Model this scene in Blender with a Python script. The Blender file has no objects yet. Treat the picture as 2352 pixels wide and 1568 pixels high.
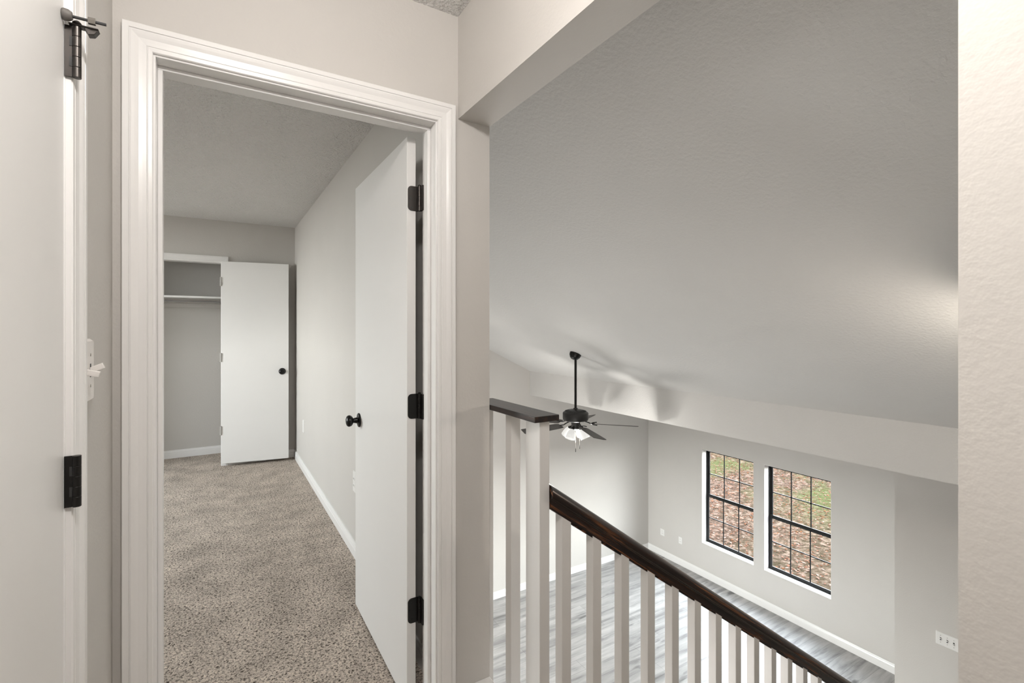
import bpy, bmesh, math, random
from mathutils import Vector, Matrix
C = bpy.context.scene.collection
R = math.radians
rnd = random.Random(7)

# ------------------------------------------------------------------ camera
cd = bpy.data.cameras.new('camera')
cam = bpy.data.objects.new('camera', cd); C.objects.link(cam)
cd.sensor_width = 36.0; cd.sensor_fit = 'HORIZONTAL'
cd.lens = 1119.0 / 2352.0 * 36.0
cd.shift_y = -28.4 / 2352.0
cd.clip_start = 0.02; cd.clip_end = 300
cam.location = (0, 0, 1.36); cam.rotation_euler = (R(90), 0, R(-31.2))
bpy.context.scene.camera = cam

# ------------------------------------------------------------------ world and view
sc = bpy.context.scene
sc.view_settings.view_transform = 'Standard'
sc.view_settings.look = 'None'
sc.view_settings.exposure = 0.07
sc.view_settings.gamma = 1.0
sc.view_settings.use_curve_mapping = False
w = bpy.data.worlds.new('sky'); sc.world = w; w.use_nodes = True
nt = w.node_tree; nt.nodes.clear()
wo = nt.nodes.new('ShaderNodeOutputWorld'); wb = nt.nodes.new('ShaderNodeBackground')
tc = nt.nodes.new('ShaderNodeTexCoord'); sx = nt.nodes.new('ShaderNodeSeparateXYZ')
cr = nt.nodes.new('ShaderNodeValToRGB')
cr.color_ramp.elements[0].position = 0.0; cr.color_ramp.elements[0].color = (0.98, 0.985, 0.975, 1)
cr.color_ramp.elements[1].position = 0.8; cr.color_ramp.elements[1].color = (0.80, 0.89, 1.0, 1)
nt.links.new(tc.outputs['Generated'], sx.inputs[0]); nt.links.new(sx.outputs['Z'], cr.inputs[0])
nt.links.new(cr.outputs[0], wb.inputs[0]); nt.links.new(wb.outputs[0], wo.inputs[0])
wb.inputs[1].default_value = 36.0

def portal(loc, rot, sx_, sy_):
    l = bpy.data.lights.new('window_portal', 'AREA'); l.shape = 'RECTANGLE'; l.size = sx_; l.size_y = sy_
    l.cycles.is_portal = True
    o = bpy.data.objects.new('window_portal', l); C.objects.link(o); o.location = loc; o.rotation_euler = rot
def lamp(name, loc, power, col, radius):
    l = bpy.data.lights.new(name, 'POINT'); l.energy = power; l.color = col; l.shadow_soft_size = radius
    o = bpy.data.objects.new(name, l); C.objects.link(o); o.location = loc; return o
# daylight through the windows
portal((6.97, 4.77, -1.37), (0, R(90), 0), 1.60, 0.95)
portal((6.97, 3.70, -1.37), (0, R(90), 0), 1.60, 0.95)
portal((-2.90, 4.50, 1.45), (0, R(-90), 0), 1.40, 1.10)
portal((0.70, 5.15, -1.63), (0, R(-90), 0), 2.1, 1.4)  # opening added out of view to bring daylight into the lower room
# the lamps of the house, plus unseen fill lights added for brightness
lamp('hall_lamp_light', (0.08, 0.28, 2.285), 44, (1.0, 0.952, 0.91), 0.07)
lamp('pendant_lamp_light', (2.42, 0.42, 1.28), 22, (1.0, 0.90, 0.78), 0.06)
lamp('bedroom_fill_light', (-2.35, 5.05, 1.86), 26, (1.0, 0.985, 0.96), 0.16)  # added fill, out of view, lifts the bedroom walls and ceiling
lamp('fan_lamp_light', (3.396, 4.249, 0.125), 24, (1.0, 0.97, 0.92), 0.045)

lamp('stair_fill_light', (1.35, 2.10, -0.82), 37, (1.0, 0.98, 0.955), 0.22)  # unseen fill added to brighten the vault
lamp('corner_fill_light', (2.25, 5.00, -0.82), 45, (1.0, 0.985, 0.965), 0.22)  # unseen fill added to brighten the far wall

# ------------------------------------------------------------------ materials
MATS = {}
def mat(name, col, rough=0.5, metal=0.0, spec=0.5, bump=None, coat=0.0, emis=None):
    if name in MATS: return MATS[name]
    m = bpy.data.materials.new(name); m.use_nodes = True
    n = m.node_tree; b = n.nodes['Principled BSDF']
    b.inputs['Base Color'].default_value = (*col, 1); b.inputs['Roughness'].default_value = rough
    b.inputs['Metallic'].default_value = metal; b.inputs['Specular IOR Level'].default_value = spec
    b.inputs['Coat Weight'].default_value = coat
    t = n.nodes.new('ShaderNodeTexCoord')
    # faint procedural unevenness of tone
    no = n.nodes.new('ShaderNodeTexNoise'); no.inputs['Scale'].default_value = 3.0; no.inputs['Detail'].default_value = 3
    mx = n.nodes.new('ShaderNodeMixRGB'); mx.blend_type = 'MIX'
    mx.inputs[1].default_value = (*[c * 0.97 for c in col], 1); mx.inputs[2].default_value = (*[min(1, c * 1.02) for c in col], 1)
    n.links.new(t.outputs['Object'], no.inputs['Vector']); n.links.new(no.outputs['Fac'], mx.inputs[0])
    n.links.new(mx.outputs[0], b.inputs['Base Color'])
    if bump:
        sc_, st, dist, det = bump
        nb = n.nodes.new('ShaderNodeTexNoise'); nb.inputs['Scale'].default_value = sc_; nb.inputs['Detail'].default_value = det
        nb.inputs['Roughness'].default_value = 0.55
        bp = n.nodes.new('ShaderNodeBump'); bp.inputs['Strength'].default_value = st; bp.inputs['Distance'].default_value = dist
        n.links.new(t.outputs['Object'], nb.inputs['Vector']); n.links.new(nb.outputs['Fac'], bp.inputs['Height'])
        n.links.new(bp.outputs[0], b.inputs['Normal'])
    if emis:
        b.inputs['Emission Color'].default_value = (*emis[0], 1); b.inputs['Emission Strength'].default_value = emis[1]
    MATS[name] = m; return m

PAINT = mat('wall_paint', (0.60, 0.578, 0.548), 0.55, spec=0.35, bump=(95, 0.35, 0.002, 2))
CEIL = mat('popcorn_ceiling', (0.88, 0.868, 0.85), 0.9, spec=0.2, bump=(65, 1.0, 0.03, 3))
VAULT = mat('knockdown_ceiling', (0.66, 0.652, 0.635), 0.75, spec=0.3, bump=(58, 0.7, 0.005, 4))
TRIM = mat('white_trim', (0.86, 0.85, 0.838), 0.28, spec=0.5, bump=(60, 0.08, 0.001, 2))
DOORW = mat('white_door_paint', (0.84, 0.832, 0.818), 0.38, spec=0.45, bump=(40, 0.06, 0.001, 2))
BALW = mat('white_baluster_paint', (0.78, 0.765, 0.745), 0.45, bump=(50, 0.2, 0.001, 3))
BLACK = mat('black_metal', (0.012, 0.012, 0.012), 0.28, metal=0.6, spec=0.6)
BRONZE = mat('oil_rubbed_bronze', (0.060, 0.054, 0.050), 0.34, metal=0.85)
HBLACK = mat('black_hinge', (0.014, 0.013, 0.012), 0.35, metal=0.5)
FANB = mat('fan_housing', (0.030, 0.029, 0.028), 0.42, metal=0.3)
BLADE = mat('fan_blade', (0.065, 0.058, 0.052), 0.5)
PLATE = mat('plastic_plate', (0.80, 0.77, 0.74), 0.35)
PLATEW = mat('white_plastic_plate', (0.80, 0.79, 0.77), 0.35)
SLOT = mat('dark_slot', (0.03, 0.03, 0.03), 0.6)
WFRAME = mat('black_window_frame', (0.008, 0.008, 0.008), 0.55, spec=0.2)
ROD = mat('closet_rod_steel', (0.45, 0.45, 0.44), 0.25, metal=0.9)
BRASS = mat('screw', (0.35, 0.33, 0.30), 0.3, metal=0.9)
HPAINT = mat('painted_hinge', (0.50, 0.49, 0.47), 0.4)
GREYPAD = mat('grey_rubber', (0.13, 0.12, 0.11), 0.6)

def glass_mat():
    m = bpy.data.materials.new('window_glass'); m.use_nodes = True; n = m.node_tree; n.nodes.clear()
    o = n.nodes.new('ShaderNodeOutputMaterial'); mx = n.nodes.new('ShaderNodeMixShader')
    tr = n.nodes.new('ShaderNodeBsdfTransparent'); gl = n.nodes.new('ShaderNodeBsdfGlossy'); fr = n.nodes.new('ShaderNodeLayerWeight'); pw = n.nodes.new('ShaderNodeMath'); pw.operation = 'POWER'; pw.inputs[1].default_value = 4.0
    ad = n.nodes.new('ShaderNodeMath'); ad.operation = 'MULTIPLY_ADD'; ad.inputs[1].default_value = 0.75; ad.inputs[2].default_value = 0.015
    n.links.new(fr.outputs['Facing'], pw.inputs[0]); n.links.new(pw.outputs[0], ad.inputs[0])
    gl.inputs['Roughness'].default_value = 0.0
    tr.inputs[0].default_value = (0.97, 0.98, 0.97, 1)
    n.links.new(ad.outputs[0], mx.inputs[0]); n.links.new(tr.outputs[0], mx.inputs[1]); n.links.new(gl.outputs[0], mx.inputs[2])
    n.links.new(mx.outputs[0], o.inputs[0]); return m
GLASS = glass_mat()

def shade_mat():
    m = bpy.data.materials.new('frosted_lit_glass'); m.use_nodes = True; n = m.node_tree; b = n.nodes['Principled BSDF']
    b.inputs['Base Color'].default_value = (0.35, 0.35, 0.34, 1); b.inputs['Roughness'].default_value = 0.3
    # lit from the bulb inside: the glass is milkier where the ribbed wall is thick
    t = n.nodes.new('ShaderNodeTexCoord'); no = n.nodes.new('ShaderNodeTexNoise'); no.inputs['Scale'].default_value = 18
    rp = n.nodes.new('ShaderNodeMapRange'); rp.inputs['To Min'].default_value = 0.45; rp.inputs['To Max'].default_value = 0.75
    n.links.new(t.outputs['Object'], no.inputs['Vector']); n.links.new(no.outputs['Fac'], rp.inputs['Value'])
    n.links.new(rp.outputs[0], b.inputs['Emission Strength'])
    b.inputs['Emission Color'].default_value = (1.0, 0.985, 0.95, 1)
    return m
SHADE = shade_mat()

def wood_mat(name, dark, mid, light, rough=0.3, scale=(3, 60, 60), sheen=0.5, lightpos=0.8):
    m = bpy.data.materials.new(name); m.use_nodes = True; n = m.node_tree; b = n.nodes['Principled BSDF']
    t = n.nodes.new('ShaderNodeTexCoord'); mp = n.nodes.new('ShaderNodeMapping'); mp.inputs['Scale'].default_value = scale
    no = n.nodes.new('ShaderNodeTexNoise'); no.inputs['Scale'].default_value = 1.6; no.inputs['Detail'].default_value = 6; no.inputs['Distortion'].default_value = 0.6
    cr = n.nodes.new('ShaderNodeValToRGB'); e = cr.color_ramp.elements
    e[0].position = 0.36; e[0].color = (*dark, 1); e[1].position = lightpos; e[1].color = (*light, 1)
    k = e.new(0.55); k.color = (*mid, 1)
    bp = n.nodes.new('ShaderNodeBump'); bp.inputs['Strength'].default_value = 0.25; bp.inputs['Distance'].default_value = 0.001
    n.links.new(t.outputs['Object'], mp.inputs[0]); n.links.new(mp.outputs[0], no.inputs['Vector'])
    n.links.new(no.outputs['Fac'], cr.inputs[0]); n.links.new(cr.outputs[0], b.inputs['Base Color'])
    n.links.new(no.outputs['Fac'], bp.inputs['Height']); n.links.new(bp.outputs[0], b.inputs['Normal'])
    b.inputs['Roughness'].default_value = rough; b.inputs['Specular IOR Level'].default_value = sheen
    return m
RAILW = wood_mat('dark_stained_rail', (0.006, 0.004, 0.004), (0.034, 0.016, 0.010), (0.17, 0.068, 0.028), 0.26, (2.0, 50, 50), 0.5, 0.66)
CAPW = wood_mat('dark_stained_cap', (0.012, 0.010, 0.010), (0.028, 0.019, 0.017), (0.075, 0.040, 0.026), 0.30, (2.5, 42, 42), 0.6, 0.8)

def carpet_mat():
    m = bpy.data.materials.new('speckled_carpet'); m.use_nodes = True; n = m.node_tree; b = n.nodes['Principled BSDF']
    t = n.nodes.new('ShaderNodeTexCoord')
    n1 = n.nodes.new('ShaderNodeTexNoise'); n1.inputs['Scale'].default_value = 115; n1.inputs['Detail'].default_value = 2.5; n1.inputs['Distortion'].default_value = 0.8
    n2 = n.nodes.new('ShaderNodeTexNoise'); n2.inputs['Scale'].default_value = 5.5; n2.inputs['Detail'].default_value = 4
    cr = n.nodes.new('ShaderNodeValToRGB'); e = cr.color_ramp.elements
    e[0].position = 0.33; e[0].color = (0.075, 0.058, 0.046, 1); e[1].position = 0.62; e[1].color = (0.74, 0.645, 0.55, 1)
    k = e.new(0.46); k.color = (0.46, 0.40, 0.345, 1)
    ml = n.nodes.new('ShaderNodeMapRange'); ml.inputs['From Min'].default_value = 0.3; ml.inputs['From Max'].default_value = 0.7
    ml.inputs['To Min'].default_value = 0.74; ml.inputs['To Max'].default_value = 1.08
    mx = n.nodes.new('ShaderNodeVectorMath'); mx.operation = 'SCALE'
    bp = n.nodes.new('ShaderNodeBump'); bp.inputs['Strength'].default_value = 1.0; bp.inputs['Distance'].default_value = 0.007
    for q in (n1, n2): n.links.new(t.outputs['Object'], q.inputs['Vector'])
    n.links.new(n1.outputs['Fac'], cr.inputs[0]); n.links.new(n2.outputs['Fac'], ml.inputs['Value'])
    n.links.new(cr.outputs[0], mx.inputs[0]); n.links.new(ml.outputs[0], mx.inputs['Scale'])
    n.links.new(mx.outputs[0], b.inputs['Base Color']); n.links.new(n1.outputs['Fac'], bp.inputs['Height'])
    n.links.new(bp.outputs[0], b.inputs['Normal']); b.inputs['Roughness'].default_value = 0.95; b.inputs['Specular IOR Level'].default_value = 0.1
    return m
CARPET = carpet_mat()

def plank_mat():
    m = bpy.data.materials.new('grey_plank_floor'); m.use_nodes = True; n = m.node_tree; b = n.nodes['Principled BSDF']
    t = n.nodes.new('ShaderNodeTexCoord')
    br = n.nodes.new('ShaderNodeTexBrick'); br.inputs['Scale'].default_value = 1.0
    br.inputs['Brick Width'].default_value = 1.25; br.inputs['Row Height'].default_value = 0.18; br.inputs['Mortar Size'].default_value = 0.0015
    br.offset = 0.37; br.inputs['Bias'].default_value = 0.0
    br.inputs['Color1'].default_value = (0.80, 0.80, 0.80, 1); br.inputs['Color2'].default_value = (1, 1, 1, 1); br.inputs['Mortar'].default_value = (0.45, 0.45, 0.45, 1)
    mp = n.nodes.new('ShaderNodeMapping'); mp.inputs['Scale'].default_value = (0.9, 7.5, 1)
    n1 = n.nodes.new('ShaderNodeTexNoise'); n1.inputs['Scale'].default_value = 1.5; n1.inputs['Detail'].default_value = 7; n1.inputs['Roughness'].default_value = 0.6; n1.inputs['Distortion'].default_value = 0.4
    cr = n.nodes.new('ShaderNodeValToRGB'); e = cr.color_ramp.elements
    e[0].position = 0.30; e[0].color = (0.20, 0.197, 0.193, 1); e[1].position = 0.72; e[1].color = (0.60, 0.59, 0.575, 1)
    k = e.new(0.46); k.color = (0.40, 0.392, 0.385, 1)
    mp2 = n.nodes.new('ShaderNodeMapping'); mp2.inputs['Scale'].default_value = (2.6, 9, 1)
    n2 = n.nodes.new('ShaderNodeTexNoise'); n2.inputs['Scale'].default_value = 1.0; n2.inputs['Detail'].default_value = 2
    kr = n.nodes.new('ShaderNodeValToRGB'); ke = kr.color_ramp.elements
    ke[0].position = 0.24; ke[0].color = (0.35, 0.35, 0.35, 1); ke[1].position = 0.35; ke[1].color = (1, 1, 1, 1)
    m1 = n.nodes.new('ShaderNodeMixRGB'); m1.blend_type = 'MULTIPLY'; m1.inputs[0].default_value = 1
    m2 = n.nodes.new('ShaderNodeMixRGB'); m2.blend_type = 'MULTIPLY'; m2.inputs[0].default_value = 1
    n.links.new(t.outputs['Object'], br.inputs['Vector']); n.links.new(t.outputs['Object'], mp.inputs[0]); n.links.new(mp.outputs[0], n1.inputs['Vector'])
    n.links.new(t.outputs['Object'], mp2.inputs[0]); n.links.new(mp2.outputs[0], n2.inputs['Vector'])
    n.links.new(n1.outputs['Fac'], cr.inputs[0]); n.links.new(n2.outputs['Fac'], kr.inputs[0])
    n.links.new(cr.outputs[0], m1.inputs[1]); n.links.new(br.outputs['Color'], m1.inputs[2])
    n.links.new(m1.outputs[0], m2.inputs[1]); n.links.new(kr.outputs[0], m2.inputs[2])
    n.links.new(m2.outputs[0], b.inputs['Base Color']); b.inputs['Roughness'].default_value = 0.38
    return m
PLANK = plank_mat()

def ground_mat():
    m = bpy.data.materials.new('leafy_ground'); m.use_nodes = True; n = m.node_tree; b = n.nodes['Principled BSDF']
    t = n.nodes.new('ShaderNodeTexCoord')
    n1 = n.nodes.new('ShaderNodeTexNoise'); n1.inputs['Scale'].default_value = 9; n1.inputs['Detail'].default_value = 6; n1.inputs['Roughness'].default_value = 0.7
    cr = n.nodes.new('ShaderNodeValToRGB'); e = cr.color_ramp.elements
    e[0].position = 0.30; e[0].color = (0.0053, 0.0039, 0.0026, 1); e[1].position = 0.68; e[1].color = (0.0608, 0.0434, 0.0347, 1)
    k = e.new(0.5); k.color = (0.0208, 0.0139, 0.0104, 1)
    n2 = n.nodes.new('ShaderNodeTexNoise'); n2.inputs['Scale'].default_value = 0.55; n2.inputs['Detail'].default_value = 4
    gr = n.nodes.new('ShaderNodeValToRGB'); g = gr.color_ramp.elements
    g[0].position = 0.46; g[0].color = (0, 0, 0, 1); g[1].position = 0.60; g[1].color = (1, 1, 1, 1)
    mx = n.nodes.new('ShaderNodeMixRGB'); mx.inputs[2].default_value = (0.0174, 0.0208, 0.0078, 1)
    ml = n.nodes.new('ShaderNodeMath'); ml.operation = 'MULTIPLY'
    sp = n.nodes.new('ShaderNodeSeparateXYZ'); rg = n.nodes.new('ShaderNodeMapRange')   # lawn starts beyond the bare strip by the house
    rg.inputs['From Min'].default_value = 10.6; rg.inputs['From Max'].default_value = 12.6; rg.inputs['To Min'].default_value = 0.12; rg.inputs['To Max'].default_value = 0.75
    n.links.new(t.outputs['Object'], sp.inputs[0]); n.links.new(sp.outputs['X'], rg.inputs['Value']); n.links.new(rg.outputs[0], ml.inputs[1])
    bp = n.nodes.new('ShaderNodeBump'); bp.inputs['Distance'].default_value = 0.04
    for q in (n1, n2): n.links.new(t.outputs['Object'], q.inputs['Vector'])
    n.links.new(n1.outputs['Fac'], cr.inputs[0]); n.links.new(n2.outputs['Fac'], gr.inputs[0]); n.links.new(gr.outputs[0], ml.inputs[0])
    n.links.new(cr.outputs[0], mx.inputs[1]); n.links.new(ml.outputs[0], mx.inputs[0]); n.links.new(mx.outputs[0], b.inputs['Base Color'])
    n.links.new(n1.outputs['Fac'], bp.inputs['Height']); n.links.new(bp.outputs[0], b.inputs['Normal'])
    b.inputs['Roughness'].default_value = 1.0; b.inputs['Specular IOR Level'].default_value = 0.0
    return m
GROUND = ground_mat()
def leaf_mat(name, cols):
    m = bpy.data.materials.new(name); m.use_nodes = True; n = m.node_tree; b = n.nodes['Principled BSDF']
    g = n.nodes.new('ShaderNodeNewGeometry'); cr = n.nodes.new('ShaderNodeValToRGB'); e = cr.color_ramp.elements
    e[0].color = (*cols[0], 1); e[1].color = (*cols[-1], 1)
    for i, c in enumerate(cols[1:-1]):
        k = e.new((i + 1) / (len(cols) - 1)); k.color = (*c, 1)
    n.links.new(g.outputs['Random Per Island'], cr.inputs[0]); n.links.new(cr.outputs[0], b.inputs['Base Color'])
    b.inputs['Roughness'].default_value = 1.0; b.inputs['Specular IOR Level'].default_value = 0.0; return m

# ------------------------------------------------------------------ mesh helpers
def link(name, bm, m, parent=None, bevel=0.0, seg=2, smooth=False):
    me = bpy.data.meshes.new(name); bmesh.ops.recalc_face_normals(bm, faces=bm.faces); bm.to_mesh(me); bm.free()
    me.materials.append(m)
    if smooth:
        for p in me.polygons: p.use_smooth = True
    o = bpy.data.objects.new(name, me); C.objects.link(o)
    if bevel:
        b = o.modifiers.new('edges', 'BEVEL'); b.width = bevel; b.segments = seg; b.limit_method = 'ANGLE'; b.angle_limit = R(40)
    if smooth:
        try:
            e = o.modifiers.new('split', 'EDGE_SPLIT'); e.split_angle = R(38)
        except Exception: pass
    if parent: o.parent = parent
    return o
def tag(o, label=None, cat=None, group=None, kind=None):
    if label: o['label'] = label
    if cat: o['category'] = cat
    if group: o['group'] = group
    if kind: o['kind'] = kind
    return o
def empty(name, loc=(0, 0, 0), rot=(0, 0, 0)):
    o = bpy.data.objects.new(name, None); C.objects.link(o); o.location = loc; o.rotation_euler = rot; o.empty_display_size = 0.1; return o
def box(bm, x0, x1, y0, y1, z0, z1, M=None):
    vs = [bm.verts.new((x, y, z)) for x in (x0, x1) for y in (y0, y1) for z in (z0, z1)]
    for f in ((0, 1, 3, 2), (4, 6, 7, 5), (0, 4, 5, 1), (2, 3, 7, 6), (0, 2, 6, 4), (1, 5, 7, 3)):
        bm.faces.new([vs[i] for i in f])
    if M: bmesh.ops.transform(bm, matrix=M, verts=vs)
def boxes(*bs):
    bm = bmesh.new()
    for b in bs: box(bm, *b)
    return bm
def prism(pts, axis, a, b, bm=None):
    """extrude a 2-D outline along an axis: x -> (y,z), y -> (x,z), z -> (x,y)"""
    bm = bm or bmesh.new()
    def P(p, t): return {'x': (t, p[0], p[1]), 'y': (p[0], t, p[1]), 'z': (p[0], p[1], t)}[axis]
    A = [bm.verts.new(P(p, a)) for p in pts]; B = [bm.verts.new(P(p, b)) for p in pts]
    bm.faces.new(A); bm.faces.new(B[::-1])
    for i in range(len(pts)):
        j = (i + 1) % len(pts); bm.faces.new((A[i], A[j], B[j], B[i]))
    return bm
def lathe(prof, n=32, M=None, bm=None):
    """prof: (r, z) pairs"""
    bm = bm or bmesh.new(); rings = []; allv = []
    for r, z in prof:
        if r < 1e-5: ring = [bm.verts.new((0, 0, z))]
        else: ring = [bm.verts.new((r * math.cos(2 * math.pi * i / n), r * math.sin(2 * math.pi * i / n), z)) for i in range(n)]
        rings.append(ring); allv += ring
    for a, b in zip(rings, rings[1:]):
        for i in range(n):
            j = (i + 1) % n
            if len(a) == 1 and len(b) == 1: continue
            if len(a) == 1: bm.faces.new((a[0], b[j], b[i]))
            elif len(b) == 1: bm.faces.new((a[i], a[j], b[0]))
            else: bm.faces.new((a[i], a[j], b[j], b[i]))
    if M: bmesh.ops.transform(bm, matrix=M, verts=allv)
    return bm
def tube(pts, r, n=10, bm=None):
    bm = bm or bmesh.new(); rings = []
    pts = [Vector(p) for p in pts]
    for i, p in enumerate(pts):
        d = (pts[min(i + 1, len(pts) - 1)] - pts[max(i - 1, 0)]).normalized()
        q = d.to_track_quat('Z', 'Y')
        rr = r[i] if isinstance(r, (list, tuple)) else r
        rings.append([bm.verts.new(p + q @ Vector((rr * math.cos(2 * math.pi * k / n), rr * math.sin(2 * math.pi * k / n), 0))) for k in range(n)])
    for a, b in zip(rings, rings[1:]):
        for k in range(n): bm.faces.new((a[k], a[(k + 1) % n], b[(k + 1) % n], b[k]))
    bm.faces.new(rings[0][::-1]); bm.faces.new(rings[-1]); return bm
def frame_rect(x0, x1, z0, z1, t, y0, y1, bm=None):
    """rectangular ring in the xz plane"""
    bm = bm or bmesh.new()
    box(bm, x0, x0 + t, y0, y1, z0, z1); box(bm, x1 - t, x1, y0, y1, z0, z1)
    box(bm, x0 + t, x1 - t, y0, y1, z0, z0 + t); box(bm, x0 + t, x1 - t, y0, y1, z1 - t, z1); return bm

CASING = [(0, 0), (0, .007), (.002, .0095), (.010, .0105), (.0112, .0085), (.0125, .0085), (.0135, .0105), (.021, .0112), (.029, .0125),
          (.037, .0155), (.043, .0172), (.0455, .0172), (.0462, .0145), (.0478, .0145), (.0485, .0175), (.0605, .0178), (.062, .0165), (.062, 0)]
def casing_bm(x0, x1, z0, z1, prof=CASING):
    """mitred U of door casing in local xz plane, standing proud toward -y"""
    bm = bmesh.new()
    cs = [((x0, z0), (-1, 0)), ((x0, z1), (-1, 1)), ((x1, z1), (1, 1)), ((x1, z0), (1, 0))]
    rows = [[bm.verts.new((cx + dx * w_, -d, cz + dz * w_)) for (w_, d) in prof] for (cx, cz), (dx, dz) in cs]
    for a, b in zip(rows, rows[1:]):
        for i in range(len(prof) - 1): bm.faces.new((a[i], a[i + 1], b[i + 1], b[i]))
    return bm
BASE = [(0, 0), (.014, 0), (.014, .050), (.0115, .053), (.0115, .057), (.013, .060), (.010, .070), (.0085, .073), (.0085, .077), (.006, .083), (0, .083)]
def baseboard(name, p0, p1, normal, z=0.0, scale=1.0, label=None):
    """p0,p1 xy along the wall foot; normal = direction into the room"""
    bm = bmesh.new(); nx, ny = normal
    A = [bm.verts.new((p0[0] + nx * d * scale, p0[1] + ny * d * scale, z + h_ * scale)) for d, h_ in BASE]
    B = [bm.verts.new((p1[0] + nx * d * scale, p1[1] + ny * d * scale, z + h_ * scale)) for d, h_ in BASE]
    for i in range(len(BASE)):
        j = (i + 1) % len(BASE); bm.faces.new((A[i], A[j], B[j], B[i]))
    bm.faces.new(A); bm.faces.new(B[::-1])
    return tag(link(name, bm, TRIM), label, 'baseboard', kind='structure')
def S(name, bm, m, label, cat, **k):
    return tag(link(name, bm, m, **k), label, cat, kind='structure')

FZ = -2.68      # lower floor
HC = 2.44       # upstairs ceiling
# ------------------------------------------------------------------ upstairs shell
S('wall_front', boxes((-2.8, -.156, 1.54, 1.66, 0, HC), (.653, .838, 1.54, 1.66, 0, HC), (-.156, .653, 1.54, 1.66, 2.079, HC)), PAINT,
  'warm grey hall wall around the cased bedroom doorway', 'wall')
S('wall_left', boxes((-.345, -.221, 1.122, 1.54, 0, HC), (-.345, -.221, -2.5, .318, 0, HC), (-.345, -.221, .318, 1.122, 2.079, HC)), PAINT,
  'hall wall with the white hinged door and toggle switch', 'wall')
S('wall_right', boxes((.714, .838, -2.5, .209, 0, HC), (.714, .838, .209, 1.54, 2.087, HC)), PAINT,
  'textured hall wall ending at the stair opening, with the header beam over the opening', 'wall')
S('wall_back', boxes((-.345, .838, -2.62, -2.5, 0, HC)), PAINT, 'end wall of the hall', 'wall')
S('ceiling_hall', boxes((-.345, .838, -2.62, 1.66, HC, HC + .1)), CEIL, 'popcorn textured hall ceiling', 'ceiling')
S('floor_hall', boxes((-.345, .838, -2.62, 1.60, -.28, 0)), CARPET, 'carpeted hall floor', 'floor')
# bedroom and closet
S('wall_bedroom_right', boxes((.712, .838, 1.66, 6.38, -.28, HC + .1)), PAINT, 'long pale grey bedroom wall beside the open door', 'wall')
S('wall_closet', boxes((-2.8, -1.20, 5.65, 5.77, 0, HC), (.05, .712, 5.65, 5.77, 0, HC), (-1.20, .05, 5.65, 5.77, 2.033, HC)), PAINT,
  'bedroom wall with the closet opening', 'wall')
S('wall_closet_back', boxes((-1.4, .712, 6.25, 6.38, 0, HC)), PAINT, 'back wall inside the closet', 'wall')
S('wall_closet_side', boxes((-1.52, -1.40, 5.77, 6.38, 0, HC)), PAINT, 'side wall inside the closet', 'wall')
S('ceiling_bedroom', boxes((-2.92, .712, 1.66, 6.38, HC, HC + .1)), CEIL, 'popcorn textured bedroom ceiling', 'ceiling')
S('floor_bedroom', boxes((-2.92, .712, 1.60, 6.38, -.28, 0)), CARPET, 'speckled beige carpet of the bedroom and closet', 'floor')
S('wall_bedroom_left', boxes((-2.92, -2.8, 1.54, 3.95, 0, HC), (-2.92, -2.8, 5.05, 5.77, 0, HC), (-2.92, -2.8, 3.95, 5.05, 0, .75), (-2.92, -2.8, 3.95, 5.05, 2.15, HC)), PAINT,
  'bedroom wall with the daylight window', 'wall')
# ------------------------------------------------------------------ lower room shell
S('floor_living', boxes((.714, 6.95, -3.12, 6.50, FZ - .1, FZ)), PLANK, 'grey wood plank floor of the room below', 'floor')
S('wall_living_back', boxes((.70, 6.95, 6.38, 6.50, FZ, 2.6)), PAINT, 'bright far wall of the room below behind the ceiling fan', 'wall')
wy = [(4.319, 5.22), (3.254, 4.158)]
WT, WB = -.608, -2.138
S('wall_living_windows', boxes((6.80, 6.95, -3.12, wy[1][0], FZ, .6), (6.80, 6.95, wy[1][1], wy[0][0], FZ, .6), (6.80, 6.95, wy[0][1], 6.38, FZ, .6),
   *[(6.80, 6.95, a, b, FZ, WB) for a, b in wy], *[(6.80, 6.95, a, b, WT, .6) for a, b in wy]), PAINT,
  'grey wall of the room below with two black gridded windows', 'wall')
S('wall_living_inset', boxes((5.60, 6.80, -3.0, 2.111, FZ, .33)), PAINT, 'darker projecting wall with the switch plate at the right of the windows', 'wall')
S('wall_living_near', boxes((.838, 6.95, -3.12, -3.0, FZ, 2.6)), PAINT, 'near wall of the room below', 'wall')
S('wall_living_left', boxes((.714, .838, -3.12, 4.4, FZ, -.28), (.714, .838, 5.9, 6.38, FZ, -.28), (.714, .838, 4.4, 5.9, FZ + 2.1, -.28), (.714, .838, -3.12, -2.62, -.28, 2.6)), PAINT, 'lower wall under the upstairs rooms with the glass door opening added for daylight', 'wall')
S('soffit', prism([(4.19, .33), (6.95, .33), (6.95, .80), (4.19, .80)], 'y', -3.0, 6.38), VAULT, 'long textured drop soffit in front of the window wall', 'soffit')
zc = lambda x: .703 + .485 * (4.19 - x)
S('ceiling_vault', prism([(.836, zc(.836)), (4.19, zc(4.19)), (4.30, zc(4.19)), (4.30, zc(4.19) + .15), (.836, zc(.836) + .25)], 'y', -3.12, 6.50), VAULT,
  'tall sloping textured ceiling over the room below', 'ceiling')
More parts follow.
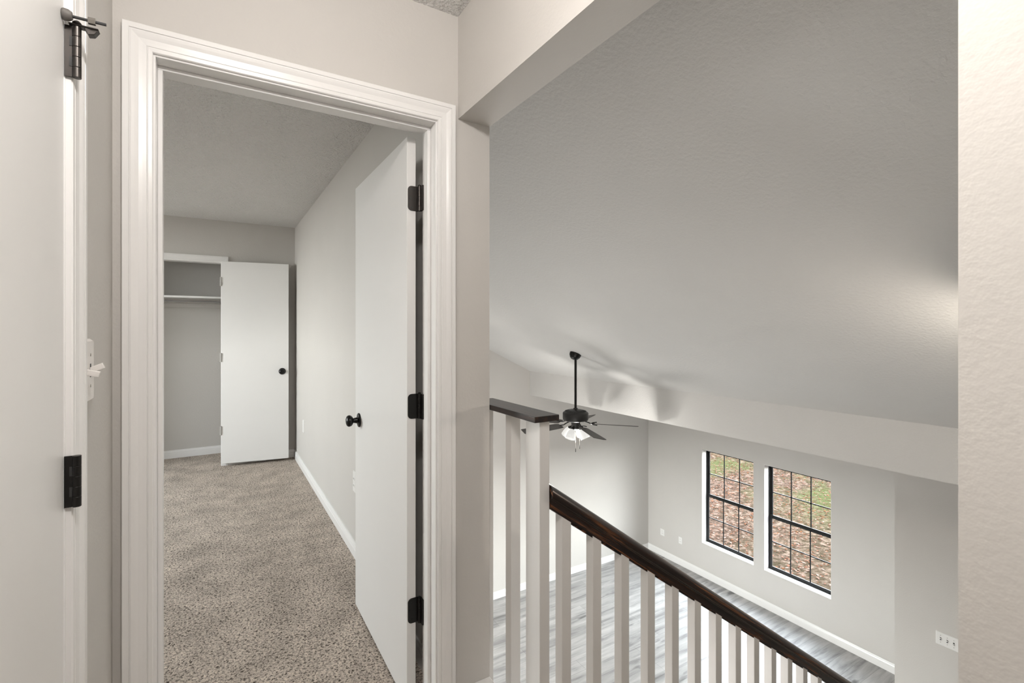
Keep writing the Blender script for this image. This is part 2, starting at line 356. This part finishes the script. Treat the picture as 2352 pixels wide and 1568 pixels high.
# baseboards
baseboard('baseboard_bedroom', (.712, 1.70), (.712, 5.65), (-1, 0), label='white baseboard along the bedroom wall beside the open door')
baseboard('baseboard_bedroom_end', (.10, 5.65), (.712, 5.65), (0, -1), label='white baseboard behind the open closet door')
baseboard('baseboard_closet', (-1.4, 6.25), (.712, 6.25), (0, -1), label='white baseboard inside the closet')
baseboard('baseboard_living_back', (.838, 6.38), (6.8, 6.38), (0, -1), FZ, 1.25, label='white baseboard of the bright far wall')
baseboard('baseboard_living_windows', (6.8, 2.111), (6.8, 6.38), (-1, 0), FZ, 1.35, label='white baseboard under the two windows')
baseboard('baseboard_front', (.698, 1.54), (.838, 1.54), (0, -1), 0, 1.35, label='short white baseboard beside the bedroom doorway')
S('trim_1', boxes((.722, .838, 1.24, 1.54, 0, .113)), TRIM, 'white curb at the foot of the guard rail', 'trim', bevel=.002)

# ------------------------------------------------------------------ bedroom doorway frame
df = tag(empty('trim_2', (0, 1.54, 0)), 'white moulded casing and jamb of the bedroom doorway', 'door frame', kind='structure')
link('casing', casing_bm(-.139, .636, 0, 2.062), TRIM, df)
def lbox(name, b, m, p, bevel=.001): return link(name, boxes(b), m, p, bevel)
lbox('jamb', (-.156, -.134, -.001, .121, 0, 2.079), TRIM, df); lbox('jamb', (.631, .653, -.001, .121, 0, 2.079), TRIM, df)
lbox('head_jamb', (-.134, .631, -.001, .121, 2.057, 2.079), TRIM, df)
bm = bmesh.new(); box(bm, -.134, -.123, .045, .080, 0, 2.046); box(bm, .620, .631, .045, .080, 0, 2.046); box(bm, -.134, .631, .045, .080, 2.046, 2.057)
link('door_stop_moulding', bm, TRIM, df, .0015)

def hinge(parent, mm, zc_, pin, leafrect, leafaxis, seed=0, jamb=None):
    """pin xy; leaf on the door edge (facing -y); rounded corners"""
    r_ = random.Random(seed)
    h_ = .089; rad = .014; x0, x1, y = leafrect
    pts = [(x1, zc_ - h_ / 2), (x0 + rad, zc_ - h_ / 2)]
    for k in range(1, 6):
        a = math.pi / 2 * k / 6; pts.append((x0 + rad - rad * math.sin(a), zc_ - h_ / 2 + rad - rad * math.cos(a)))
    pts.append((x0, zc_ - h_ / 2 + rad)); pts.append((x0, zc_ + h_ / 2 - rad))
    for k in range(1, 6):
        a = math.pi / 2 * k / 6; pts.append((x0 + rad - rad * math.cos(a), zc_ + h_ / 2 - rad + rad * math.sin(a)))
    pts += [(x0 + rad, zc_ + h_ / 2), (x1, zc_ + h_ / 2)]
    hg = link('hinge', prism(pts, 'y', y - .0028, y), mm, parent, .0004, 1)
    bm = bmesh.new()
    for k in range(5):
        lathe([(0, 0), (.0062, 0), (.0062, .0172), (0, .0172)], 14, Matrix.Translation((pin[0], pin[1], zc_ - .0445 + k * .0179)), bm)
    lathe([(0, 0), (.0048, 0), (.0056, .003), (.003, .005), (0, .005)], 14, Matrix.Translation((pin[0], pin[1], zc_ + .0448)), bm)
    link('knuckle', bm, mm, hg, smooth=True)
    if jamb: link('jamb_leaf', boxes((jamb[0], jamb[1], jamb[2], jamb[3], zc_ - h_ / 2, zc_ + h_ / 2)), mm, hg)
    for dx, dz in ((.30, .033), (.12, 0), (.30, -.033)):
        cx = x0 + (x1 - x0) * dx + .004
        link('screw', lathe([(0, 0), (.0025, 0), (.0042, .0012), (.0042, .0016), (0, .0016)], 14, Matrix.Translation((cx, y - .0030, zc_ + dz)) @ Matrix.Rotation(R(90), 4, 'X')), SLOT if mm is BRONZE else HBLACK, hg)
    return hg

KNOB = [(0, 0), (.033, 0), (.0335, .003), (.031, .007), (.022, .010), (.0145, .013), (.0135, .018), (.0125, .024), (.011, .029), (.0115, .032),
        (.018, .036), (.0245, .042), (.0272, .050), (.0265, .057), (.022, .064), (.012, .0685), (0, .0695)]
# ------------------------------------------------------------------ door_1: the open bedroom door, swung 90 degrees
d1 = tag(empty('door_1', (.597, 1.683, 0)), 'white slab bedroom door standing open with a black knob', 'door', kind='structure')
link('door_leaf', boxes((-.0165, .0165, 0, .757, .014, 2.047)), DOORW, d1, .0015)
k = link('knob', lathe([(a_, b_ * .9) for a_, b_ in KNOB], 36, Matrix.Translation((-.0165, .680, .927)) @ Matrix.Rotation(R(-90), 4, 'Y')), BLACK, d1, smooth=True); k['label'] = 'black round knob facing the bedroom'
link('knob', lathe(KNOB, 36, Matrix.Translation((.0165, .680, .927)) @ Matrix.Rotation(R(90), 4, 'Y')), BLACK, d1, smooth=True)
for zz, mm, s_, lb in ((1.829, BRONZE, 1, 'bronze top hinge with three screws'), (1.083, HBLACK, 2, 'black middle hinge'), (.350, HBLACK, 3, 'black bottom hinge')):
    hg = hinge(d1, mm, zz, (.026, -.011), (-.0135, .024, 0), 'x', s_, jamb=(.028, .0345, -.034, -.008)); hg['label'] = lb

# ------------------------------------------------------------------ door_2: the closet door, swung wide
d2 = tag(empty('door_2', (.034, 5.60, 0), (0, 0, R(-9.5))), 'white closet door opened flat toward the corner with a small black knob', 'door', kind='structure')
link('door_leaf', boxes((0, .607, 0, .033, .030, 2.030)), DOORW, d2, .0015)
link('knob', lathe(KNOB, 28, Matrix.Translation((.548, 0, .927)) @ Matrix.Rotation(R(90), 4, 'X')), BLACK, d2, smooth=True)
for zz in (1.83, 1.08, .36):
    hg = link('hinge', boxes((-.002, .0, .002, .031, zz - .044, zz + .044)), HPAINT, d2)
    link('knuckle', lathe([(0, 0), (.006, 0), (.006, .088), (0, .088)], 12, Matrix.Translation((-.002, -.004, zz - .044))), HPAINT, hg, smooth=True)
t3 = tag(empty('trim_3', (0, 5.65, 0)), 'white casing around the closet opening', 'door frame', kind='structure')
SIMPLE = [(0, 0), (0, .008), (.010, .010), (.012, .008), (.014, .010), (.045, .014), (.060, .014), (.060, 0)]
link('casing', casing_bm(-1.19, .037, 0, 2.022, SIMPLE), TRIM, t3)
bm = bmesh.new(); box(bm, -1.20, -1.185, 0, .12, 0, 2.033); box(bm, .034, .05, 0, .12, 0, 2.033); box(bm, -1.185, .034, 0, .12, 2.018, 2.033)
link('jamb', bm, TRIM, t3, .001)
# closet shelf and rod
sh = tag(empty('closet_shelf', (0, 5.95, 1.68)), 'white closet shelf on a wall cleat above the hanging rod', 'shelf')
link('board', boxes((-1.39, .70, 0, .299, 0, .019)), TRIM, sh, .001)
link('cleat', boxes((-1.39, .70, .281, .300, -.09, -.001)), PAINT, sh, .001)
link('bracket', boxes((-.62, -.60, .10, .28, -.02, -.001)), TRIM, sh, .001)
rd = tag(empty('closet_rod', (0, 5.98, 1.637)), 'steel hanging rod under the closet shelf', 'closet rod')
link('rod', tube([(-1.399, 0, 0), (.711, 0, 0)], .016, 16), ROD, rd, smooth=True)
for x, s_ in ((-1.399, 1), (.711, -1)):
    link('rod_socket', lathe([(0, 0), (.028, 0), (.028, .006), (.018, .010), (0, .010)], 16, Matrix.Translation((x, 0, 0)) @ Matrix.Rotation(R(90 * s_), 4, 'Y')), ROD, rd, smooth=True)

# ------------------------------------------------------------------ door_3: the closed door in the left wall of the hall
d3 = tag(empty('door_3', (-.222, 1.10, 0)), 'white flat closed door at the edge of the hall with black hinges and hinge stop', 'door', kind='structure')
link('door_leaf', boxes((-.035, 0, -.760, 0, .014, 2.047)), DOORW, d3, .0025, 3)
link('knob', lathe(KNOB, 28, Matrix.Translation((0, -.70, .927)) @ Matrix.Rotation(R(90), 4, 'Y')), BLACK, d3, smooth=True)
def side_hinge(zz, mm, lb):
    # knuckle stands proud of the wall; the leaf shows between door and barrel
    h = .0875
    bm = bmesh.new()
    box(bm, 0.0, .0135, .0005, .0030, zz - h / 2, zz + h / 2)
    hg = link('hinge', bm, mm, d3, .0003, 1); hg['label'] = lb
    bm = bmesh.new()
    for k in range(5):
        z0 = zz - h / 2 + k * h / 5
        lathe([(0, 0), (.0058, 0), (.0063, .0006), (.0063, h / 5 - .0009), (.0058, h / 5 - .0003), (0, h / 5 - .0003)], 18, Matrix.Translation((.0165, .0015, z0)), bm)
    link('knuckle', bm, mm, hg, smooth=True)
    bm = bmesh.new()
    for k in (1, 3):
        z0 = zz - h / 2 + k * h / 5
        box(bm, .0070, .0112, -.0006, .0030, z0 + .0005, z0 + h / 5 - .001)
    link('gap_slot', bm, SLOT, hg)
    return hg
hgt = side_hinge(1.834, BRONZE, 'bronze top hinge carrying the door stop')
side_hinge(1.100, HBLACK, 'black lower hinge')
side_hinge(.30, HBLACK, 'black bottom hinge')
# the hinge-pin door stop
st = link('hinge_pin_stop', boxes((.006, .0460, -.004, .012, 1.8785, 1.8815)), BRONZE, d3, .0015)
bm = prism([(.026, 1.8780), (.0455, 1.8780), (.040, 1.8690), (.032, 1.8670)], 'y', -.004, .010); link('lug', bm, BRONZE, st, .001)
link('threaded_rod', tube([(-.001, -.014, 1.8865), (.058, -.014, 1.8865)], .0024, 12), SLOT, st, smooth=True)
link('nut', tube([(.034, -.014, 1.8865), (.044, -.014, 1.8865)], .0058, 6), BRASS, st)
link('bumper_pad', lathe([(0, 0), (.0090, 0), (.0098, .002), (.0092, .008), (.0065, .0125), (0, .0135)], 20, Matrix.Translation((.001, -.014, 1.8870)) @ Matrix.Rotation(R(90), 4, 'Y')), GREYPAD, st, smooth=True)
link('pin_head', lathe([(0, 0), (.006, 0), (.0065, .003), (.004, .006), (0, .006)], 16, Matrix.Translation((.0165, .0015, 1.8815))), BRONZE, st, smooth=True)
t4 = tag(empty('trim_4', (-.221, 0, 0), (0, 0, R(90))), 'white moulded casing of the closed hall door', 'door frame', kind='structure')
link('casing', casing_bm(.337, 1.106, 0, 2.055), TRIM, t4)
bm = bmesh.new(); box(bm, 1.1035, 1.122, 0, .121, 0, 2.079); box(bm, .318, .3365, 0, .121, 0, 2.079); box(bm, .3365, 1.1035, 0, .121, 2.051, 2.079)
link('jamb', bm, TRIM, t4, .001)

# ------------------------------------------------------------------ switches and outlets
def plate_bm(w_, h_, d, r=.006):
    """in local xz plane, front toward -y"""
    bm = bmesh.new(); pts = []
    for cx, cz, a0 in ((w_ / 2 - r, h_ / 2 - r, 0), (-w_ / 2 + r, h_ / 2 - r, 90), (-w_ / 2 + r, -h_ / 2 + r, 180), (w_ / 2 - r, -h_ / 2 + r, 270)):
        for k in range(5):
            a = R(a0 + 22.5 * k); pts.append((cx + r * math.cos(a), cz + r * math.sin(a)))
    n = len(pts); A = [bm.verts.new((x, 0, z)) for x, z in pts]; B = [bm.verts.new((x, -d * .45, z)) for x, z in pts]
    D = [bm.verts.new((x * (1 - .009 / w_), -d, z * (1 - .009 / h_))) for x, z in pts]
    for P, Q in ((A, B), (B, D)):
        for i in range(n): bm.faces.new((P[i], P[(i + 1) % n], Q[(i + 1) % n], Q[i]))
    bm.faces.new(D); bm.faces.new(A[::-1]); return bm
def switch_plate(loc, rz, w_, h_, toggles, m, label, cat='light switch', name='light_switch', tg=1.0, dp=.006):
    o = tag(empty(name, loc, (0, 0, rz)), label, cat)
    link('plate', plate_bm(w_, h_, dp), m, o, smooth=False)
    for x, up in toggles:
        M = Matrix.Translation((x, -dp, 0)) @ Matrix.Rotation(R(-32 * up), 4, 'X')
        bm = bmesh.new(); box(bm, -.0045, .0045, -.019 * tg, .0, -.0055, .0055, M); link('toggle', bm, m, o, .001)
        for dz in (-.030, .030):
            link('screw', lathe([(0, 0), (.003, 0), (.003, .0008), (0, .0012)], 10, Matrix.Translation((x, -dp, dz)) @ Matrix.Rotation(R(90), 4, 'X')), BRASS, o)
        link('switch_slot', boxes((x - .0052, x + .0052, -dp - .0003, -dp, -.013, .013)), SLOT, o)
    return o
def outlet(loc, rz, label, name='wall_outlet', w_=.072, h_=.116, blank=False, cat='outlet'):
    o = tag(empty(name, loc, (0, 0, rz)), label, cat)
    link('plate', plate_bm(w_, h_, .006), PLATEW, o)
    if not blank:
        for dz in (-.020, .020):
            f = link('socket', plate_bm(.034, .029, .0085, .010), PLATEW, o); f.location = (0, 0, dz)
            link('slot', boxes((-.009, -.007, -.0092, -.0084, -.004, .006), (.006, .008, -.0092, -.0084, -.004, .006)), SLOT, f)
    return o
# a plate on the left wall faces +x  -> local -y must map to +x : rz = +90
switch_plate((-.221, 1.210, 1.280), R(90), .116, .122, ((-.023, -.45), (.023, .75)), PLATE, 'double toggle switch plate half hidden behind the casing of the hinged door', dp=.011, tg=1.15)
# plates on walls facing -x : rz = -90
switch_plate((5.60, 1.690, -1.436), R(-90), .210, .1185, ((-.07, 1), (-.023, 1), (.023, -1), (.07, 1)), PLATEW, 'wide four-toggle switch plate on the dark projecting wall', tg=.7)
outlet((.712, 5.035, .427), R(-90), 'blank white wall plate near the closet corner of the bedroom', name='wall_plate', blank=True, cat='wall plate', h_=.12)
outlet((.712, 3.000, .440), R(-90), 'white outlet low on the bedroom wall beside the open door edge', h_=.125)
outlet((6.80, 6.045, -2.262), R(-90), 'small outlet near the far corner under the drop soffit', w_=.09)
outlet((6.80, 5.650, -2.262), R(-90), 'white outlet between the far corner and the first window')

# ------------------------------------------------------------------ windows of the lower room
def window(name, y0, y1, z0, z1, x, label):
    """double-hung black window in a wall facing -x, frame plane at x"""
    o = tag(empty(name, (x, (y0 + y1) / 2, z0)), label, 'window', kind='structure')
    W = y1 - y0; H = z1 - z0
    def ring(a0, a1, b0, b1, t, d0, d1):
        return boxes((d0, d1, a0, a0 + t, b0, b1), (d0, d1, a1 - t, a1, b0, b1), (d0, d1, a0 + t, a1 - t, b0, b0 + t), (d0, d1, a0 + t, a1 - t, b1 - t, b1))
    link('window_frame', ring(-W / 2, W / 2, 0, H, .022, -.006, .034), WFRAME, o, .001)
    half = H / 2
    for nm, b0, b1, d0 in (('sash', .022, half + .030, -0.002), ('sash', half - .030, H - .022, .018)):
        s = link(nm, ring(-W / 2 + .022, W / 2 - .022, b0, b1, .030, d0, d0 + .016), WFRAME, o, .001)
        bm = bmesh.new(); iw = W - .104
        for i in (1, 2): box(bm, d0 + .002, d0 + .011, -iw / 2 + iw * i / 3 - .007, -iw / 2 + iw * i / 3 + .007, b0 + .022, b1 - .022)
        box(bm, d0 + .002, d0 + .011, -iw / 2, iw / 2, (b0 + b1) / 2 - .007, (b0 + b1) / 2 + .007)
        link('muntin', bm, WFRAME, s)
        link('pane', boxes((d0 + .0055, d0 + .0075, -W / 2 + .042, W / 2 - .042, b0 + .020, b1 - .020)), GLASS, s)
    link('window_sill', boxes((-.109, -.006, -W / 2 + .0, W / 2, -.006, .004)), TRIM, o, .001)
    bm = boxes((-.109, -.006, -W / 2, -W / 2 + .004, .004, H), (-.109, -.006, W / 2 - .004, W / 2, .004, H), (-.109, -.006, -W / 2 + .004, W / 2 - .004, H - .004, H))
    link('window_reveal', bm, TRIM, o)
    return o
window('window_1', 4.319, 5.22, WB, WT, 6.912, 'black gridded double-hung window nearer the far corner')
window('window_2', 3.254, 4.158, WB, WT, 6.912, 'black gridded double-hung window nearer the projecting wall')
w3 = window('window_3', 3.95, 5.05, .75, 2.15, -2.86, 'bedroom window in the wall opposite the open door'); w3.rotation_euler = (0, 0, R(180))
w4 = tag(empty('added_glass_door', (.776, 5.15, FZ), (0, 0, R(90))), 'unseen sliding glass door added to let daylight into the room below', 'window', kind='structure')  # made-up glass door, out of view, for extra daylight below
link('window_frame', frame_rect(-.75, .75, 0, 2.1, .05, -.04, .04), WFRAME, w4, .002)
for x0, x1, yy in ((-.70, .03, -.02), (-.03, .70, .02)):
    s = link('sash', frame_rect(x0, x1, .05, 2.05, .06, yy - .015, yy + .015), WFRAME, w4, .002)
    link('pane', boxes((x0 + .05, x1 - .05, yy - .003, yy + .003, .10, 2.0)), GLASS, s)

# ------------------------------------------------------------------ guard rail and stair balustrade
g = tag(empty('guard_rail', (.887, 1.47, 0)), 'level white guard rail with a dark wooden cap at the stair head', 'railing')
bm = bmesh.new(); box(bm, -.2195, .2195, -.047, .047, -.0095, .0095)
cp = link('cap', bm, CAPW, g, .0022, 3); cp.location = (0, .0, 1.0785); cp.rotation_euler = (0, 0, R(90)); cp['label'] = 'dark stained flat wooden cap'
nw = lbox('newel_post', (-.019, .019, -.205, -.124, -.27, 1.069), BALW, g, .002)
lbox('baluster', (-.019, .019, -.031, .0075, -.27, 1.069), BALW, g, .002)
lbox('baluster', (-.019, .019, .163, .201, -.27, 1.069), BALW, g, .002)
SL = .70
rail_a = math.atan(SL)
b = tag(empty('stair_balustrade', (.906, 1.281, 0)), 'sloping stair railing with a dark rounded handrail and square white balusters', 'railing')
# handrail, modelled along its own length
prof = [(.019, -.0660), (.019, -.0405), (.0215, -.0375), (.0265, -.0365), (.0295, -.0345), (.0320, -.0290), (.0325, -.0215), (.0300, -.0130), (.0240, -.0060), (.0150, -.0018), (.0050, 0)]
prof = prof + [(-y_, z_) for y_, z_ in prof[::-1]]
L = 5.05
bm = prism(prof, 'x', -.08, L)
_n = Vector((math.cos(rail_a), 0, math.sin(rail_a)))   # world x seen in the tilted frame
bmesh.ops.bisect_plane(bm, geom=bm.verts[:] + bm.edges[:] + bm.faces[:], plane_co=_n * .002, plane_no=_n, clear_inner=True)
bmesh.ops.holes_fill(bm, edges=bm.edges, sides=0)
hr = link('handrail', bm, RAILW, b, smooth=True)
top0 = .868
hr.location = (0, 0, top0); hr.rotation_euler = (0, rail_a, 0); hr['label'] = 'dark stained rounded handrail'
cz = math.cos(rail_a)
under = lambda x: top0 - .066 / cz - SL * x      # underside of the rail at local x
x = .048
while x < 3.95:
    # square baluster cut on the rake of the rail
    zt = under(x) + .004
    pts = [(x, zt), (x + .037, zt - .037 * SL), (x + .037, zt - 1.06), (x, zt - 1.06)]
    link('baluster', prism(pts, 'y', -.0185, .0185), BALW, b, .0018)
    x += .130
# fillet strips in the plough between the balusters
x = .048 + .037
while x < 3.85:
    a0, a1 = x + .001, x + .092
    pts = [(a0, under(a0) + .002), (a1, under(a1) + .002), (a1, under(a1) - .007), (a0, under(a0) - .007)]
    link('fillet', prism(pts, 'y', -.0165, .0165), RAILW, b)
    x += .130
lbox('newel_post', (3.98, 4.07, -.045, .045, FZ, -.98), BALW, b, .003)
# stairs
stp = tag(empty('stairs', (.838, .209, 0)), 'carpeted staircase descending beside the balustrade', 'stairs', kind='structure')
N = 14; rise = 2.68 / N; run = rise / SL
for i in range(N - 1):
    z1 = -(i + 1) * rise
    link('step', boxes((i * run + .002, (i + 1) * run + .022, 0, 1.01, z1 - .19, z1)), CARPET, stp, .008)
pts = [(0, 0), ((N - 1) * run, -(N - 1) * rise), ((N - 1) * run, -(N - 1) * rise - .19), (0.02, -.36)]
pts = [(0.0, -.02), ((N - 1) * run + .1, -(N - 1) * rise - .05), ((N - 1) * run + .1, FZ + .01), ((N - 1) * run - .15, FZ + .01), (0.0, -.34)]
link('stringer', prism(pts, 'y', 1.012, 1.052), TRIM, stp, .001)

# ------------------------------------------------------------------ ceiling fan
FX, FY = 3.396, 4.249
fan = tag(empty('ceiling_fan', (FX, FY, 0)), 'black five-blade ceiling fan with four lit frosted glass shades on a downrod', 'ceiling fan')
ZC = zc(FX)
tilt = math.atan(.485)
Mc = Matrix.Translation((0, 0, ZC)) @ Matrix.Rotation(tilt, 4, 'Y')
link('canopy', lathe([(0, .002), (.064, .002), (.066, -.006), (.062, -.030), (.045, -.056), (.030, -.068), (0, -.070)], 32, Mc), BLACK, fan, smooth=True)
link('downrod', tube([(0, 0, ZC - .045), (0, 0, .47)], .0135, 16), BLACK, fan, smooth=True)
mo = link('motor_housing', lathe([(0, .488), (.022, .488), (.026, .478), (.070, .470), (.116, .453), (.137, .440), (.142, .432), (.142, .372), (.137, .356), (.112, .346), (.050, .342), (0, .342)], 48), FANB, fan, smooth=True)
bm = bmesh.new()
for i in range(40):
    M = Matrix.Rotation(2 * math.pi * i / 40, 4, 'Z') @ Matrix.Translation((.097, 0, .4605)) @ Matrix.Rotation(R(17), 4, 'Y')
    box(bm, -.022, .022, -.0032, .0032, -.001, .0015, M)
link('vent_slot', bm, SLOT, mo)
link('switch_housing', lathe([(0, .345), (.052, .345), (.050, .325), (.046, .290), (.048, .262), (.036, .248), (.012, .243), (0, .243)], 32), FANB, fan, smooth=True)
for k in range(5):
    az = R(-36 + 72 * k)
    M = Matrix.Rotation(az, 4, 'Z')
    bm = bmesh.new(); P = R(-12)
    out = [(.20, -.048), (.24, -.058), (.42, -.066), (.60, -.070), (.672, -.070), (.690, .028), (.672, .068), (.60, .070), (.42, .066), (.24, .058), (.20, .048)]
    prism(out, 'z', -.003, .003, bm)
    bmesh.ops.transform(bm, matrix=M @ Matrix.Translation((0, 0, .320)) @ Matrix.Rotation(R(2.2), 4, 'Y') @ Matrix.Rotation(P, 4, 'X'), verts=bm.verts)
    bl = link('blade', bm, BLADE, fan, .001)
    bm = bmesh.new()
    tube([M @ Vector(p) for p in ((.085, 0, .345), (.125, 0, .334), (.165, 0, .318), (.21, 0, .316))], .0065, 8, bm)
    tube([M @ Vector(p) for p in ((.165, 0, .318), (.19, .026, .322), (.235, .034, .326))], .0055, 8, bm)
    tube([M @ Vector(p) for p in ((.165, 0, .318), (.19, -.026, .310), (.235, -.034, .306))], .0055, 8, bm)
    link('blade_iron', bm, BLACK, bl, smooth=True)
for az in (-158, -68, 22, 112):
    A = R(az); Mz = Matrix.Rotation(A, 4, 'Z')
    bm = tube([Mz @ Vector(p) for p in ((.035, 0, .285), (.058, 0, .282), (.072, 0, .262))], .008, 8)
    lathe([(0, .0), (.020, 0), (.024, -.012), (.022, -.018), (0, -.018)], 18, Mz @ Matrix.Translation((.066, 0, .272)) @ Matrix.Rotation(R(-30), 4, 'Y'), bm)
    arm = link('lamp_arm', bm, BLACK, fan, smooth=True)
    sp = [(.020, -.010), (.030, -.020), (.042, -.045), (.049, -.080), (.053, -.118), (.0505, -.118), (.0465, -.080), (.039, -.046), (.028, -.023), (.018, -.013)]
    link('glass_shade', lathe(sp + [sp[0]], 28, Mz @ Matrix.Translation((.066, 0, .272)) @ Matrix.Rotation(R(-30), 4, 'Y')), SHADE, arm, smooth=True)
for (dx, dy, z0, z1) in ((-.006, -.010, .245, .045), (.030, -.034, .262, .080)):
    pc = link('pull_chain', tube([(dx, dy, z0), (dx, dy, z1)], .0008, 6), BRASS, fan)
    link('chain_pull', lathe([(0, .0), (.0028, 0), (.0042, -.012), (.0042, -.040), (0, -.044)], 12, Matrix.Translation((dx, dy, z1))), FANB, pc, smooth=True)

# ------------------------------------------------------------------ lamps out of the frame that light the place; uplights added as fill
h = tag(empty('hall_lamp', (.08, .28, HC)), 'round frosted ceiling lamp in the hall', 'lamp')
link('lamp_base', lathe([(0, 0), (.09, 0), (.09, -.02), (0, -.02)], 32), BLACK, h, smooth=True)
link('lamp_shade', lathe([(.085, -.02), (.12, -.05), (.11, -.09), (.06, -.12), (0, -.13)], 32), SHADE, h, smooth=True)
h = tag(empty('pendant_lamp', (2.42, .42, zc(2.42))), 'small pendant lamp over the stairs', 'lamp')
link('cord', tube([(0, 0, 0), (0, 0, -.18)], .004, 8), BLACK, h)
link('lamp_shade', lathe([(.0, -.16), (.03, -.17), (.09, -.21), (.10, -.24), (.096, -.24), (.085, -.214), (.028, -.176), (0, -.168)], 28), FANB, h, smooth=True)
def fill_uplight(loc, label):  # stands invented to carry the unseen fill lights
    o = tag(empty('fill_lamp', loc), label, 'floor lamp')
    link('lamp_base', lathe([(0, 0), (.14, 0), (.14, .015), (.03, .03), (0, .03)], 32), BLACK, o, smooth=True)
    link('pole', tube([(0, 0, .02), (0, 0, 1.62)], .012, 12), BLACK, o, smooth=True)
    link('lamp_shade', lathe([(0, 1.60), (.05, 1.61), (.13, 1.66), (.16, 1.70), (.155, 1.70), (.12, 1.668), (.04, 1.622), (0, 1.615)], 32), FANB, o, smooth=True)
fill_uplight((-2.35, 5.05, 0), 'unseen black uplight added as fill in the bedroom corner beside the closet')
fill_uplight((1.35, 2.10, FZ), 'unseen black uplight added as fill, standing beside the foot of the stair wall')
fill_uplight((2.25, 5.00, FZ), 'unseen black uplight added as fill, standing by the added glass door')

# ------------------------------------------------------------------ outdoors
S('ground', boxes((-40, 60, -40, 60, -3.2, -2.86)), GROUND, 'leaf-strewn sandy ground outside the windows', 'ground')
def scatter(name, n, rx, ry, size, m, label, cat, up=False):
    bm = bmesh.new()
    for i in range(n):
        cx = rnd.uniform(*rx); cy = rnd.uniform(*ry); s = rnd.uniform(*size); a = rnd.uniform(0, 6.28)
        if up:
            t_ = rnd.uniform(-.4, .4); q = rnd.uniform(-.4, .4)
            p = [(cx - s * .06 * math.cos(a), cy - s * .06 * math.sin(a), -2.862), (cx + s * .06 * math.cos(a), cy + s * .06 * math.sin(a), -2.862), (cx + t_ * s, cy + q * s, -2.862 + s)]
        else:
            zt = rnd.uniform(.0, .35) * s; M = Matrix.Rotation(a, 3, 'Z')
            p = [Vector((cx, cy, -2.855)) + M @ Vector(v) for v in ((-s, 0, 0), (0, -s * .45, zt), (s, 0, zt * .6), (0, s * .45, zt))]
        bm.faces.new([bm.verts.new(v) for v in p])
    return tag(link(name, bm, m), label, cat, kind='stuff')
LV = leaf_mat('fallen_leaf', [(0.0510, 0.0195, 0.0090), (0.0180, 0.0075, 0.0045), (0.0600, 0.0315, 0.0225), (0.0315, 0.0135, 0.0075), (0.0900, 0.0555, 0.0450), (0.0060, 0.0045, 0.0030)])
GV = leaf_mat('grass_blade', [(0.0135, 0.0195, 0.0060), (0.0255, 0.0300, 0.0105), (0.0105, 0.0135, 0.0045), (0.0360, 0.0315, 0.0150)])
scatter('fallen_leaves', 30000, (7.2, 21), (1, 15), (.015, .045), LV, 'brown fallen leaves scattered outside the windows', 'leaves')
scatter('grass', 5000, (11.8, 20), (1.5, 9.0), (.03, .08), GV, 'thin green grass growing through the leaves outside', 'grass', True)
